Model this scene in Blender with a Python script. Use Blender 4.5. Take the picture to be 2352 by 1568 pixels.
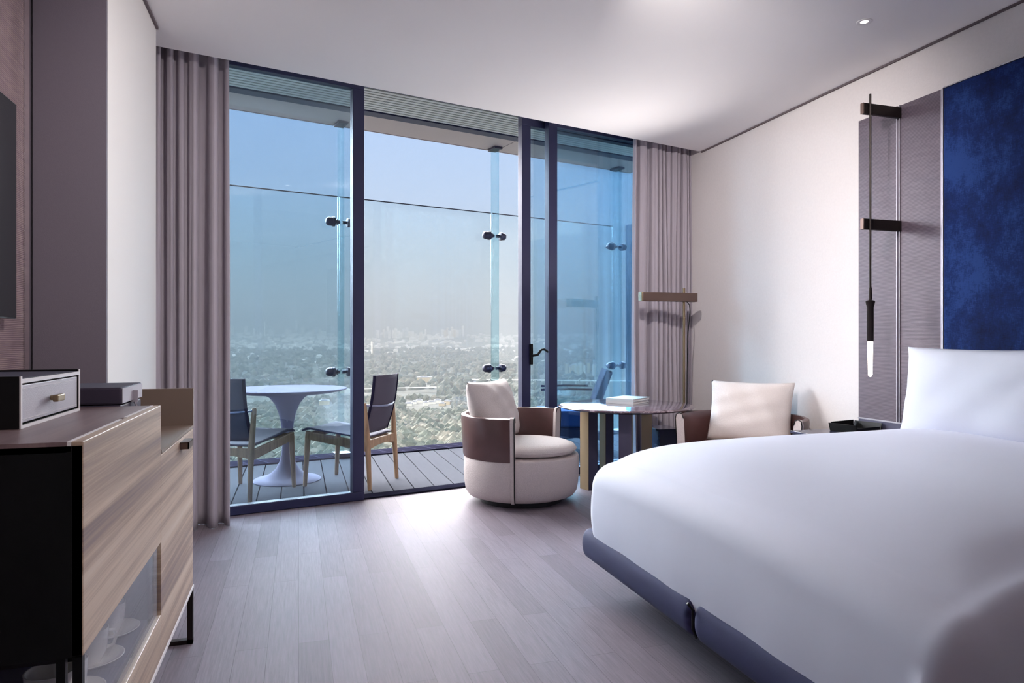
import bpy, bmesh, math, random
import numpy as np
from mathutils import Vector, Matrix
random.seed(7); rng = np.random.default_rng(11)
S = bpy.context.scene
COL = S.collection
R = math.radians
for o in list(bpy.data.objects): bpy.data.objects.remove(o)

# ------------------------------------------------------------------ camera
cam_d = bpy.data.cameras.new('camera'); cam = bpy.data.objects.new('camera', cam_d); COL.objects.link(cam)
cam_d.sensor_width = 36.0; cam_d.lens = 36.0 * 1568 / 2352; cam_d.clip_start = 0.05; cam_d.clip_end = 40000
cam.location = (0, 0, 1.15)
cam.rotation_euler = (R(90), 0, -math.atan(490 / 1568))
S.camera = cam

# ------------------------------------------------------------------ view, world, sun
S.view_settings.view_transform = 'Standard'; S.view_settings.look = 'None'
S.view_settings.gamma = 1.0; S.view_settings.use_curve_mapping = False
S.view_settings.exposure = 0.36
S.cycles.use_denoising = True
S.cycles.max_bounces = 10; S.cycles.diffuse_bounces = 6; S.cycles.glossy_bounces = 4
S.cycles.transparent_max_bounces = 24; S.cycles.transmission_bounces = 6; S.cycles.volume_bounces = 0
S.cycles.caustics_reflective = False; S.cycles.caustics_refractive = False
S.cycles.sample_clamp_indirect = 6.0

world = bpy.data.worlds.new('sky'); S.world = world; world.use_nodes = True
wn = world.node_tree; wn.nodes.clear()
wo = wn.nodes.new('ShaderNodeOutputWorld'); wb = wn.nodes.new('ShaderNodeBackground')
wt = wn.nodes.new('ShaderNodeTexCoord'); ws = wn.nodes.new('ShaderNodeSeparateXYZ'); wr = wn.nodes.new('ShaderNodeValToRGB')
wn.links.new(wt.outputs['Generated'], ws.inputs[0]); wn.links.new(ws.outputs['Z'], wr.inputs[0])
wn.links.new(wr.outputs[0], wb.inputs['Color']); wn.links.new(wb.outputs[0], wo.inputs['Surface'])
SKY = [(0.0, (.42, .50, .54)), (.06, (.38, .50, .60)), (.12, (.34, .51, .68)), (.20, (.315, .50, .77)), (.33, (.295, .475, .80)), (1.0, (.16, .32, .66))]
cr = wr.color_ramp
while len(cr.elements) < len(SKY): cr.elements.new(.5)
for e, (p, c) in zip(cr.elements, SKY): e.position = p; e.color = (*c, 1)
wb.inputs['Strength'].default_value = 1.0

sky_fill_d = bpy.data.lights.new('sky_fill', 'SUN'); sky_fill = bpy.data.objects.new('sky_fill', sky_fill_d); COL.objects.link(sky_fill)
sky_fill_d.energy = 54.0; sky_fill_d.angle = R(100); sky_fill_d.color = (1.0, .950, .965)  # broad soft lamp added for the bright hazy sky, lights the room
sky_fill.rotation_euler = Vector((.16, -.96, -.13)).to_track_quat('-Z', 'Y').to_euler()
sky_fill.location = (-6, 20, 12)
low_d = bpy.data.lights.new('afternoon_sun', 'SUN'); low = bpy.data.objects.new('afternoon_sun', low_d); COL.objects.link(low)
low_d.energy = 5.5; low_d.angle = R(1.0); low_d.color = (1.0, .95, .87); low.location = (-6, -20, 14)   # falls on the valley from behind the building
low.rotation_euler = Vector((.35, .82, -.45)).to_track_quat('-Z', 'Y').to_euler()

LAMP_W = 60.0          # watts of each recessed ceiling lamp
LAMP_C = (1.0, .945, .92)

# ------------------------------------------------------------------ mesh helpers
class MB:
    def __init__(s): s.v = []; s.f = []
    def add(s, vs, fs):
        n = len(s.v); s.v += [tuple(map(float, p)) for p in vs]; s.f += [tuple(i + n for i in f) for f in fs]; return s
    def box(s, x0, x1, y0, y1, z0, z1):
        return s.add([(x0,y0,z0),(x1,y0,z0),(x1,y1,z0),(x0,y1,z0),(x0,y0,z1),(x1,y0,z1),(x1,y1,z1),(x0,y1,z1)],
                     [(3,2,1,0),(4,5,6,7),(0,1,5,4),(1,2,6,5),(2,3,7,6),(3,0,4,7)])
    def bar(s, a, b, w, h, w2=None, h2=None, up=(0,0,1)):
        a, b = Vector(a), Vector(b); d = (b - a).normalized(); u = Vector(up)
        if abs(d.dot(u)) > .98: u = Vector((0, 1, 0))
        r = d.cross(u).normalized(); u = r.cross(d).normalized()
        w2 = w if w2 is None else w2; h2 = h if h2 is None else h2
        vs = []
        for p, ww, hh in ((a, w, h), (b, w2, h2)):
            for i, j in ((-1,-1),(1,-1),(1,1),(-1,1)): vs.append(p + r * (i*ww/2) + u * (j*hh/2))
        return s.add(vs, [(0,1,2,3),(7,6,5,4),(1,0,4,5),(2,1,5,6),(3,2,6,7),(0,3,7,4)])
    def tube(s, pts, r, n=10, caps=True):
        P = [Vector(p) for p in pts]; rs = r if isinstance(r, (list, tuple)) else [r] * len(P)
        rings = []; u = None
        for i, p in enumerate(P):
            d = (P[min(i+1, len(P)-1)] - P[max(i-1, 0)]).normalized()
            if u is None:
                u = Vector((0,0,1)) if abs(d.z) < .9 else Vector((1,0,0))
            u = (u - d * u.dot(d)).normalized(); w = d.cross(u)
            rings.append([p + (u * math.cos(2*math.pi*k/n) + w * math.sin(2*math.pi*k/n)) * rs[i] for k in range(n)])
        vs = [q for ring in rings for q in ring]; fs = []
        for i in range(len(P) - 1):
            for k in range(n):
                fs.append((i*n+k, i*n+(k+1)%n, (i+1)*n+(k+1)%n, (i+1)*n+k))
        if caps: fs.append(tuple(range(n))[::-1]); fs.append(tuple((len(P)-1)*n + k for k in range(n)))
        return s.add(vs, fs)
    def lathe(s, prof, c=(0,0,0), n=40):
        vs = []; fs = []; m = len(prof)
        for r, z in prof:
            for k in range(n):
                a = 2*math.pi*k/n; vs.append((c[0] + r*math.cos(a), c[1] + r*math.sin(a), c[2] + z))
        for i in range(m - 1):
            for k in range(n): fs.append((i*n+k, i*n+(k+1)%n, (i+1)*n+(k+1)%n, (i+1)*n+k))
        fs.append(tuple(range(n))[::-1]); fs.append(tuple((m-1)*n + k for k in range(n)))
        return s.add(vs, fs)
    def prism(s, poly, z0, z1):
        n = len(poly)
        vs = [(x, y, z0) for x, y in poly] + [(x, y, z1) for x, y in poly]
        fs = [tuple(range(n))[::-1], tuple(range(n, 2*n))] + [(i, (i+1)%n, n+(i+1)%n, n+i) for i in range(n)]
        return s.add(vs, fs)
    def grid(s, fn, nu, nv, closed_u=False):
        vs = [fn(i/(nu if closed_u else nu-1), j/(nv-1)) for j in range(nv) for i in range(nu)]
        fs = []
        for j in range(nv - 1):
            for i in range(nu if closed_u else nu - 1):
                k = (i+1) % nu; fs.append((j*nu+i, j*nu+k, (j+1)*nu+k, (j+1)*nu+i))
        return s.add(vs, fs)
    def arc_shell(s, prof, a0, a1, n=48, c=(0,0)):
        """closed profile (r, z) swept from angle a0 to a1 (degrees)"""
        m = len(prof); vs = []
        for k in range(n + 1):
            a = R(a0 + (a1 - a0) * k / n)
            for r, z in prof: vs.append((c[0] + r*math.cos(a), c[1] + r*math.sin(a), z))
        fs = [(k*m+i, (k+1)*m+i, (k+1)*m+(i+1)%m, k*m+(i+1)%m) for k in range(n) for i in range(m)]
        fs.append(tuple(range(m))); fs.append(tuple(n*m + i for i in range(m))[::-1])
        return s.add(vs, fs)

def rnd(x0, x1, y0, y1, r, n=5):
    """rounded rectangle outline"""
    pts = []
    for cx, cy, a in ((x1-r, y0+r, -90), (x1-r, y1-r, 0), (x0+r, y1-r, 90), (x0+r, y0+r, 180)):
        for k in range(n + 1): t = R(a + 90*k/n); pts.append((cx + r*math.cos(t), cy + r*math.sin(t)))
    return pts

def obj(name, mb, m, parent=None, smooth=False, bevel=0, subsurf=0, solid=0, angle=40, seg=2):
    me = bpy.data.meshes.new(name); me.from_pydata(mb.v, [], mb.f)
    bm = bmesh.new(); bm.from_mesh(me); bmesh.ops.recalc_face_normals(bm, faces=bm.faces); bm.to_mesh(me); bm.free()
    me.materials.append(m); o = bpy.data.objects.new(name, me); COL.objects.link(o)
    if parent is not None: o.parent = parent
    if smooth:
        for p in me.polygons: p.use_smooth = True
        me.set_sharp_from_angle(angle=R(angle))
    if bevel:
        b = o.modifiers.new('bevel', 'BEVEL'); b.width = bevel; b.segments = seg; b.limit_method = 'ANGLE'; b.angle_limit = R(40)
    if solid:
        b = o.modifiers.new('solid', 'SOLIDIFY'); b.thickness = solid; b.offset = 0
    if subsurf:
        b = o.modifiers.new('sub', 'SUBSURF'); b.levels = subsurf; b.render_levels = subsurf
    return o

def thing(name, label, cat, loc=(0,0,0), rotz=0, group=None):
    o = bpy.data.objects.new(name, None); COL.objects.link(o); o.empty_display_size = .1
    o.location = loc; o.rotation_euler = (0, 0, R(rotz)); o['label'] = label; o['category'] = cat
    if group: o['group'] = group
    return o
def tag(o, label, cat, group=None, kind=None, loc=None, rotz=None):
    o['label'] = label; o['category'] = cat
    if group: o['group'] = group
    if kind: o['kind'] = kind
    if loc is not None: o.location = loc
    if rotz is not None: o.rotation_euler = (0, 0, R(rotz))
    return o
def struct(name, mb, m, parent=None, label=None, loc=None, rotz=None, **k):
    o = obj(name, mb, m, parent, **k)
    if parent is None:
        o['kind'] = 'structure'
        if label: o['label'] = label
    if loc is not None: o.location = loc
    if rotz is not None: o.rotation_euler = (0, 0, R(rotz))
    return o
def dup(root, loc, rotz, label, group=None):
    r = root.copy(); COL.objects.link(r); r.location = loc; r.rotation_euler = (0, 0, R(rotz)); r['label'] = label
    if group: r['group'] = group
    for ch in list(root.children):
        c = ch.copy(); COL.objects.link(c); c.parent = r
        for g in ch.children:
            d = g.copy(); COL.objects.link(d); d.parent = c
    return r

# ------------------------------------------------------------------ materials
def lin(h):
    h = h.lstrip('#'); c = [int(h[i:i+2], 16) / 255 for i in (0, 2, 4)]
    return tuple(x/12.92 if x <= .04045 else ((x+.055)/1.055)**2.4 for x in c)
class NT:
    def __init__(s, name):
        s.m = bpy.data.materials.new(name); s.m.use_nodes = True; s.t = s.m.node_tree; s.t.nodes.clear()
        s.out = s.n('ShaderNodeOutputMaterial')
    def n(s, typ, **kw):
        nd = s.t.nodes.new(typ)
        for k, v in kw.items():
            if k in nd.inputs: nd.inputs[k].default_value = v
            else: setattr(nd, k, v)
        return nd
    def l(s, a, b): s.t.links.new(a, b)
    def coord(s, scale=(1,1,1), rot=(0,0,0), kind='Object'):
        tc = s.n('ShaderNodeTexCoord'); mp = s.n('ShaderNodeMapping')
        mp.inputs['Scale'].default_value = scale; mp.inputs['Rotation'].default_value = rot
        s.l(tc.outputs[kind], mp.inputs[0]); return mp.outputs[0]
    def mix(s, fac, a, b, mode='MIX'):
        nd = s.n('ShaderNodeMix', data_type='RGBA', blend_type=mode)
        for i, x in ((0, fac), (6, a), (7, b)):
            if hasattr(x, 'node'): s.l(x, nd.inputs[i])
            else: nd.inputs[i].default_value = x if i == 0 else (*x, 1)
        return nd.outputs[2]
    def ramp(s, fac, stops):
        nd = s.n('ShaderNodeValToRGB'); e = nd.color_ramp
        while len(e.elements) < len(stops): e.elements.new(.5)
        for el, (p, c) in zip(e.elements, stops): el.position = p; el.color = (*c, 1) if len(c) == 3 else c
        s.l(fac, nd.inputs[0]); return nd.outputs[0]
    def noise(s, vec, scale, detail=4, rough=.55):
        nd = s.n('ShaderNodeTexNoise'); nd.inputs['Scale'].default_value = scale; nd.inputs['Detail'].default_value = detail
        nd.inputs['Roughness'].default_value = rough; s.l(vec, nd.inputs['Vector']); return nd.outputs['Fac']
    def bump(s, h, strength, dist=.01):
        nd = s.n('ShaderNodeBump'); nd.inputs['Strength'].default_value = strength; nd.inputs['Distance'].default_value = dist
        s.l(h, nd.inputs['Height']); return nd.outputs[0]
    def bsdf(s, col, rough=.5, metal=0, spec=.5, normal=None, sheen=0, coat=0, emis=None, estr=0):
        b = s.n('ShaderNodeBsdfPrincipled')
        if hasattr(col, 'node'): s.l(col, b.inputs['Base Color'])
        else: b.inputs['Base Color'].default_value = (*col, 1)
        if hasattr(rough, 'node'): s.l(rough, b.inputs['Roughness'])
        else: b.inputs['Roughness'].default_value = rough
        b.inputs['Metallic'].default_value = metal; b.inputs['Specular IOR Level'].default_value = spec
        if normal is not None: s.l(normal, b.inputs['Normal'])
        if sheen: b.inputs['Sheen Weight'].default_value = sheen; b.inputs['Sheen Roughness'].default_value = .4
        if coat: b.inputs['Coat Weight'].default_value = coat; b.inputs['Coat Roughness'].default_value = .08
        if emis: b.inputs['Emission Color'].default_value = (*emis, 1); b.inputs['Emission Strength'].default_value = estr
        s.l(b.outputs[0], s.out.inputs['Surface']); return s.m

def mat(name, hexc, rough=.5, metal=0, var=.06, scale=18, spec=.5, bump=0, bscale=300, bdist=.002, stretch=(1,1,1), sheen=0, coat=0):
    k = NT(name); c = lin(hexc) if isinstance(hexc, str) else hexc
    v = k.coord(stretch); nz = k.noise(v, scale)
    col = k.mix(nz, tuple(x*(1-var) for x in c), tuple(min(1, x*(1+var)) for x in c))
    nm = k.bump(k.noise(v, bscale, 3), bump, bdist) if bump else None
    return k.bsdf(col, rough, metal, spec, nm, sheen, coat)

def glass_mat(name, tint, refl=1.0, ior=1.5, rough=0.0):
    k = NT(name)
    tr = k.n('ShaderNodeBsdfTransparent'); tr.inputs[0].default_value = (*tint, 1)
    gl = k.n('ShaderNodeBsdfGlossy'); gl.inputs['Roughness'].default_value = rough; gl.inputs['Color'].default_value = (1,1,1,1)
    fr = k.n('ShaderNodeFresnel'); ge = k.n('ShaderNodeNewGeometry'); iv_ = k.n('ShaderNodeMath', operation='MULTIPLY_ADD')
    k.l(ge.outputs['Backfacing'], iv_.inputs[0]); iv_.inputs[1].default_value = 1/ior - ior; iv_.inputs[2].default_value = ior; k.l(iv_.outputs[0], fr.inputs['IOR'])
    nz = k.noise(k.coord(), 3.0); mm = k.n('ShaderNodeMath', operation='MULTIPLY'); mm.inputs[1].default_value = refl
    ad = k.n('ShaderNodeMath', operation='MULTIPLY_ADD'); k.l(nz, ad.inputs[0]); ad.inputs[1].default_value = .02; ad.inputs[2].default_value = .99
    k.l(fr.outputs[0], mm.inputs[0]); m2 = k.n('ShaderNodeMath', operation='MULTIPLY'); k.l(mm.outputs[0], m2.inputs[0]); k.l(ad.outputs[0], m2.inputs[1])
    mx = k.n('ShaderNodeMixShader'); k.l(m2.outputs[0], mx.inputs[0]); k.l(tr.outputs[0], mx.inputs[1]); k.l(gl.outputs[0], mx.inputs[2])
    k.l(mx.outputs[0], k.out.inputs['Surface']); return k.m

def wood_mat(name, stops, axis_scale, rough=.4, scale=3.0, fine=.25, bump=.1, coat=0):
    """streaky grain: axis_scale compresses the axis along the grain"""
    k = NT(name); v = k.coord(axis_scale)
    n1 = k.noise(v, scale, 3, .5); n2 = k.noise(v, scale*9, 5, .65)
    f = k.n('ShaderNodeMath', operation='MULTIPLY_ADD'); k.l(n2, f.inputs[0]); f.inputs[1].default_value = fine; k.l(n1, f.inputs[2])
    g = k.n('ShaderNodeMath', operation='SUBTRACT'); k.l(f.outputs[0], g.inputs[0]); g.inputs[1].default_value = fine/2
    col = k.ramp(g.outputs[0], stops)
    return k.bsdf(col, rough, 0, .4, k.bump(n2, bump, .002) if bump else None, 0, coat)

def floor_mat():
    k = NT('oak_plank_floor'); v = k.coord((1,1,1), (0,0,R(90)))
    br = k.n('ShaderNodeTexBrick'); k.l(v, br.inputs['Vector'])
    br.offset = .37; br.offset_frequency = 2; br.squash = 1
    br.inputs['Scale'].default_value = 1; br.inputs['Brick Width'].default_value = 1.15; br.inputs['Row Height'].default_value = .112
    br.inputs['Mortar Size'].default_value = .0011; br.inputs['Mortar Smooth'].default_value = .2; br.inputs['Bias'].default_value = 0
    br.inputs['Color1'].default_value = (*lin('#80767e'), 1); br.inputs['Color2'].default_value = (*lin('#8b818a'), 1)
    br.inputs['Mortar'].default_value = (*lin('#716770'), 1)
    g = k.coord((26, 1.1, 1)); n1 = k.noise(g, 5, 6, .7); n2 = k.noise(k.coord((5, .6, 1)), 2.3, 4, .6)
    c = k.mix(k.ramp(n1, [(.3, (0,0,0)), (.7, (1,1,1))]), (.80,.79,.80), (1.12,1.11,1.1), 'MIX')
    col = k.mix(1.0, br.outputs['Color'], c, 'MULTIPLY')
    col = k.mix(k.ramp(n2, [(.35, (0,0,0)), (.7, (1,1,1))]), col, lin('#a99ca0')) if False else col
    rg = k.ramp(n1, [(.3, (.46,)*3), (.7, (.6,)*3)])
    return k.bsdf(col, rg, 0, .04, k.bump(n1, .08, .002))

def rib_mat(name, hexa, hexb, axis, freq, rough=.45, metal=0, warp=.6, bump=.35):
    """fine woven ribs running across `axis` (scale vector)"""
    k = NT(name); tc = k.coord((1,1,1)); sp = k.n('ShaderNodeSeparateXYZ'); k.l(tc, sp.inputs[0])
    nz = k.noise(k.coord((2, 2, 14)), 6, 4); w = k.n('ShaderNodeMath', operation='MULTIPLY_ADD')
    k.l(nz, w.inputs[0]); w.inputs[1].default_value = warp; 
    fm = k.n('ShaderNodeMath', operation='MULTIPLY'); k.l(sp.outputs[axis], fm.inputs[0]); fm.inputs[1].default_value = freq
    k.l(fm.outputs[0], w.inputs[2]); sn = k.n('ShaderNodeMath', operation='SINE'); k.l(w.outputs[0], sn.inputs[0])
    a = k.n('ShaderNodeMath', operation='MULTIPLY_ADD'); k.l(sn.outputs[0], a.inputs[0]); a.inputs[1].default_value = .3
    k.l(nz, a.inputs[2])
    col = k.ramp(a.outputs[0], [(.15, lin(hexa)), (.85, lin(hexb))])
    return k.bsdf(col, rough, metal, .5, k.bump(sn.outputs[0], bump, .0015))

M = {}
M['ceiling'] = mat('white_plaster_ceiling', '#faf6f5', .9, var=.01, scale=3)
M['wall'] = mat('cream_wallpaper', '#e2dbd9', .85, var=.05, scale=60, bump=.25, bscale=160, bdist=.003)
M['wall_white'] = mat('white_wall_paint', '#dcd7d4', .9, var=.01, scale=4)
M['pillar'] = mat('grey_fabric_wall', '#6c636e', .8, var=.05, scale=90, bump=.2, bscale=260)
M['ribbed'] = rib_mat('ribbed_wall_fabric', '#8a7480', '#b09a98', 2, 900, .45, .25)
M['gap'] = mat('gap_shade', '#6c6064', .9)  # shade of the ceiling grooves, put into the colour of solid strips
M['floor'] = floor_mat()
M['chrome'] = mat('brushed_steel', '#c9c6cc', .25, 1, var=.03)
M['frame'] = mat('navy_aluminium', '#282a4c', .45, .2, var=.05, scale=6)
M['frame_side'] = mat('grey_aluminium', '#8b8fa8', .35, .4, var=.04)
M['pane'] = glass_mat('tinted_window_glass', (.74, .86, .93), 1.7, 1.55)
M['balcony_glass'] = glass_mat('balcony_glass', (.955, .985, .985), .8, 1.45)
M['fin_glass'] = glass_mat('green_edge_glass', (.76, .88, .91), .02, 1.5)
M['partition'] = glass_mat('dark_blue_glass', (.26, .42, .54), .15, 1.5)
M['cab_glass'] = glass_mat('cabinet_glass', (.93, .94, .97), 1.0, 1.5)
M['clamp'] = mat('dark_steel_fitting', '#3c3a4e', .4, .6, var=.1, scale=40)
M['deck'] = mat('grey_composite_deck', '#5b5c63', .9, spec=0, var=.06, scale=5, stretch=(6,.8,1))
M['dark'] = mat('dark_gap_material', '#1c1c28', .95, spec=0)
M['curb'] = mat('dark_curb_tile', '#2a2938', .95, var=.1, spec=0)
M['slant_line'] = mat('pale_slant_line', '#55556a', .95, spec=0)
M['louver'] = mat('pale_metal_louver', '#d2d2cc', .5, .0, var=.03)
M['fascia'] = mat('taupe_soffit_panel', '#b8a6a4', .4, .0, var=.05, scale=2)
M['curtain'] = mat('lilac_grey_curtain', '#b2a9b2', .85, var=.07, scale=30, stretch=(1,1,.25), bump=.2, bscale=240, sheen=.25)
M['duvet'] = mat('white_bed_linen', '#e0dce8', .75, var=.012, scale=8, bump=.03, bscale=500, sheen=.15)
M['pillow'] = mat('white_pillow_linen', '#dcdce6', .8, var=.01, scale=8, bump=.05, bscale=22, bdist=.004)
M['bed_fabric'] = mat('indigo_velour', '#282752', .78, var=.12, scale=7, bump=.12, bscale=200, sheen=.04)
M['velvet'] = None
M['panel'] = rib_mat('grey_ribbed_panel', '#4c424d', '#685b66', 2, 800, .42, .15, 1.2, .10)
M['strip'] = mat('satin_nickel_strip', '#a9a4ac', .45, .75, var=.02)
M['panel_low'] = mat('dark_grey_panel', '#4d4a60', .5, .2)
M['bronze'] = mat('dark_bronze', '#2c2524', .38, .7, var=.08)
M['bronze_l'] = mat('brown_bronze', '#6a5750', .4, .7, var=.06)
M['brass'] = mat('brushed_brass', '#8e7b62', .42, .75, var=.06, scale=10, stretch=(1,1,.1))
M['armfabric'] = mat('oatmeal_weave', '#d2c6c3', .9, var=.16, scale=150, bump=.6, bscale=170, bdist=.005)
M['cushion'] = mat('cream_cushion_weave', '#ded4d0', .9, var=.10, scale=150, bump=.5, bscale=170, bdist=.004)
M['leather'] = mat('brown_leather', '#573b39', .36, var=.3, scale=9, bump=.18, bscale=160, coat=.25)
M['black'] = mat('black_lacquer', '#08080a', .45, spec=.3)
M['blackplinth'] = mat('black_plinth', '#131018', .6)
M['tulip'] = mat('lilac_grey_enamel', '#8b889c', .7, var=.03, spec=.0)
M['teak'] = wood_mat('pale_teak', [(.25, lin('#7d6450')), (.5, lin('#a5876a')), (.75, lin('#bb9c7c'))], (8,8,1), .5, 5)
M['sling'] = mat('charcoal_sling_mesh', '#595663', .85, var=.12, scale=260, spec=.1, bump=.3, bscale=500)
M['navytrim'] = mat('dark_edge_trim', '#26243a', .8, spec=.05)
M['navycush'] = mat('blue_outdoor_cushion', '#4a66a0', .85, var=.06, spec=.08)
M['walnut'] = wood_mat('pale_walnut_veneer', [(.25, lin('#77666a')), (.42, lin('#a08878')), (.55, lin('#c4ac98')), (.8, lin('#d6c4b4'))], (1,.10,8), .42, 2.6, .34, .05)
M['walnut_d'] = wood_mat('dark_walnut_top', [(.25, lin('#5c4a4c')), (.5, lin('#786264')), (.8, lin('#8f7876'))], (7,.4,1), .38, 2.2, .3, .03)
M['taupe'] = mat('taupe_metal_tray', '#7c6a5f', .5, .2, var=.03)
M['boxleather'] = mat('grey_lilac_leather', '#aaa2ac', .5, var=.05, scale=120, bump=.3, bscale=300)
M['boxdark'] = mat('dark_plum_leather', '#443c4c', .6, spec=.15, var=.06)
M['edge'] = mat('pale_edge_band', '#d8d0d2', .5)
M['marble'] = None
M['porcelain'] = mat('white_porcelain', '#e8e2da', .25, var=.01, coat=.3)
M['screen'] = mat('black_glass_screen', '#20262a', .12, var=.02, coat=.5)
M['tvframe'] = mat('silver_black_bezel', '#70787c', .35, .5)
M['page'] = mat('white_book_pages', '#e4dfdd', .8, var=.05, scale=200, stretch=(1,1,8))
M['cover_w'] = mat('white_book_cover', '#dfe3e6', .4)
M['cover_b'] = mat('pale_book_cover', '#d3dcdf', .4)
M['night'] = mat('dark_blue_lacquer', '#33364e', .2, coat=.4)
M['white'] = mat('white_metal', '#e9e6e6', .4)
M['cablue'] = mat('blue_grey_shelf_lining', '#5d5a72', .5)

k = NT('blue_velvet'); v = k.coord((1,1,.8)); n1 = k.noise(v, 5, 8, .7); n2 = k.noise(k.coord((1,40,6)), 8, 4, .7); n3 = k.noise(k.coord((1,6,40)), 8, 4, .7)
a_ = k.n('ShaderNodeMath', operation='ADD'); k.l(n2, a_.inputs[0]); k.l(n3, a_.inputs[1])
b_ = k.n('ShaderNodeMath', operation='MULTIPLY_ADD'); k.l(a_.outputs[0], b_.inputs[0]); b_.inputs[1].default_value = .35; k.l(n1, b_.inputs[2])
M['velvet'] = k.bsdf(k.ramp(b_.outputs[0], [(.62, lin('#0a1336')), (.85, lin('#102458')), (1.05/1.1, lin('#203a72'))]), .8, 0, .15, None, .12)
k = NT('brown_marble'); v = k.coord(); n1 = k.noise(v, 3.2, 8, .72); n2 = k.noise(v, 14, 6, .7)
col = k.ramp(n1, [(.30, lin('#3c2c33')), (.46, lin('#5b4750')), (.5, lin('#a3929a')), (.54, lin('#5a4650')), (.75, lin('#7a6670'))])
M['marble'] = k.bsdf(col, .06, 0, .6, None, 0, .6)

def emis_mat(name, c, s):
    k = NT(name); nz = k.noise(k.coord(), 4); e = k.n('ShaderNodeEmission'); e.inputs[1].default_value = s
    k.l(k.mix(nz, c, tuple(min(1, x*1.02) for x in c)), e.inputs[0]); k.l(e.outputs[0], k.out.inputs['Surface']); return k.m
M['glow'] = emis_mat('glowing_glass_tube', (1.0, .86, .72), 7.0)
M['lamp_on'] = emis_mat('ceiling_lamp_lens', (1.0, .93, .9), 2.0)

# ------------------------------------------------------------------ frames of reference
A = 13.0; CA, SA = math.cos(R(A)), math.sin(R(A)); W0 = (0.0, 4.952)
def wp(s, n, z=0): return (W0[0] + s*CA - n*SA, W0[1] + s*SA + n*CA, z)
WL = (W0[0], W0[1], 0)            # things on the slanted window line use this origin and a 13 degree turn
XR, XL, XT, CZ = 3.447, -.735, -1.013, 2.85
YB = -2.2                          # back wall behind the camera
def ylin(x, n): return W0[1] + x*math.tan(R(A)) + n/CA

# ------------------------------------------------------------------ room shell
fl = MB().add([(XT-.3, YB, 0), (XR+.2, YB, 0), (XR+.2, ylin(XR+.2, .05), 0), (XT-.3, ylin(XT-.3, .05), 0),
               (XT-.3, YB, -.1), (XR+.2, YB, -.1), (XR+.2, ylin(XR+.2, .05), -.1), (XT-.3, ylin(XT-.3, .05), -.1)],
              [(0,1,2,3),(7,6,5,4),(0,4,5,1),(1,5,6,2),(2,6,7,3),(3,7,4,0)])
struct('floor', fl, M['floor'], label='pale lilac-grey oak plank floor of the room')
ce = MB().prism([(XT-.3, YB), (XR+.15, YB), (XR+.15, ylin(XR+.15, -.40)), (XT-.3, ylin(XT-.3, -.40))], CZ, CZ+.27)
ce.prism([(XT-.3, ylin(XT-.3, -.40)), (XR+.15, ylin(XR+.15, -.40)), (XR+.15, ylin(XR+.15, .12)), (XT-.3, ylin(XT-.3, .12))], 3.10, 3.12+.1)
struct('ceiling', ce, M['ceiling'], label='plain white plaster ceiling with a curtain pocket along the windows')
struct('wall_right', MB().box(XR, XR+.12, YB, 5.95, 0, 3.2), M['wall'], label='cream wallpapered wall behind the bed')
struct('wall_back', MB().box(XT-.3, XR+.12, YB-.12, YB, 0, 3.0), M['wall'], label='wall behind the viewer')
struct('wall_left', MB().box(XT-.14, XT, YB, 3.111, 0, 2.9), M['ribbed'], label='ribbed fabric wall that carries the television')
pil = MB().box(XT-.3, XL, 3.116, 4.09, 0, CZ)
struct('wall_pillar', pil, M['wall_white'], label='white wall block beside the left curtain')
struct('wall_pillar_face', MB().box(XT+.022, XL-.001, 3.1, 3.115, 0, CZ-.002), M['pillar'], label='grey fabric-covered end of the white wall block')
struct('wall_window_end', MB().box(XT-.42, XT-.3, 3.9, 5.2, 0, 3.2), M['wall_white'], label='end wall of the curtain pocket')
struct('trim_1', MB().box(XT+.002, XT+.02, 3.075, 3.11, 0, CZ-.002), M['chrome'], label='steel strip in the corner behind the television')
struct('trim_2', MB().box(XL, XL+.012, YB+4, 4.09, CZ-.016, CZ-.001), M['gap'], label='dark strip coloured as groove shade above the white wall block')
struct('trim_3', MB().box(XR-.012, XR-.0005, YB, ylin(XR, -.41), CZ-.012, CZ-.0005), M['gap'], label='dark strip coloured as groove shade above the cream wall')
# wall over the window, outside, and building edges beside the balcony
struct('wall_window_head', MB().box(-1.7, 3.7, .02, .16, 3.06, 3.5), M['frame'], loc=WL, rotz=A, label='dark band above the windows')
struct('wall_balcony_left', MB().box(-2.2, -1.12, .0, .14, 0, 3.5), M['wall_white'], loc=WL, rotz=A, label='outside wall left of the windows')
struct('wall_balcony_right', MB().box(3.66, 5.2, .0, .14, 0, 3.5), M['wall_white'], loc=WL, rotz=A, label='outside wall right of the windows')

# windows and the sliding door
def frame_rect(name, s0, s1, z0, z1, n0, n1, w=.085, rail=.062, left=True, right=True, top=.09):
    f = MB().box(s0, s1, n0, n1, z0, z0+rail).box(s0, s1, n0, n1, z1-top, z1)
    if left: f.box(s0, s0+w, n0, n1, z0+rail, z1-top)
    if right: f.box(s1-w, s1, n0, n1, z0+rail, z1-top)
    return f
def window(name, label, s0, s1, n0, left, right, handle=False):
    t = thing(name, label, 'window' if 'window' in name else 'door', WL, A); t['kind'] = 'structure'
    obj('window_frame' if not handle else 'door_frame', frame_rect('f', s0, s1, 0.003, 3.06, n0, n0+.07, left=left, right=right), M['frame'], t, bevel=.004)
    obj('glass_pane', MB().box(s0+(.083 if left else .001), s1-(.083 if right else .001), n0+.03, n0+.042, .063, 2.972), M['pane'], t)
    return t
window('window_1', 'fixed tinted window pane left of the open gap', -1.10, .462, -.02, False, True)
window('window_2', 'fixed tinted window pane beside the right curtain', 2.062, 3.60, -.02, True, False)
dr = window('door_1', 'balcony door slid open behind the right window pane', 1.855, 3.30, .075, True, False, True)
hd = MB().box(1.925, 1.948, .05, .075, .955, 1.13)
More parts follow.
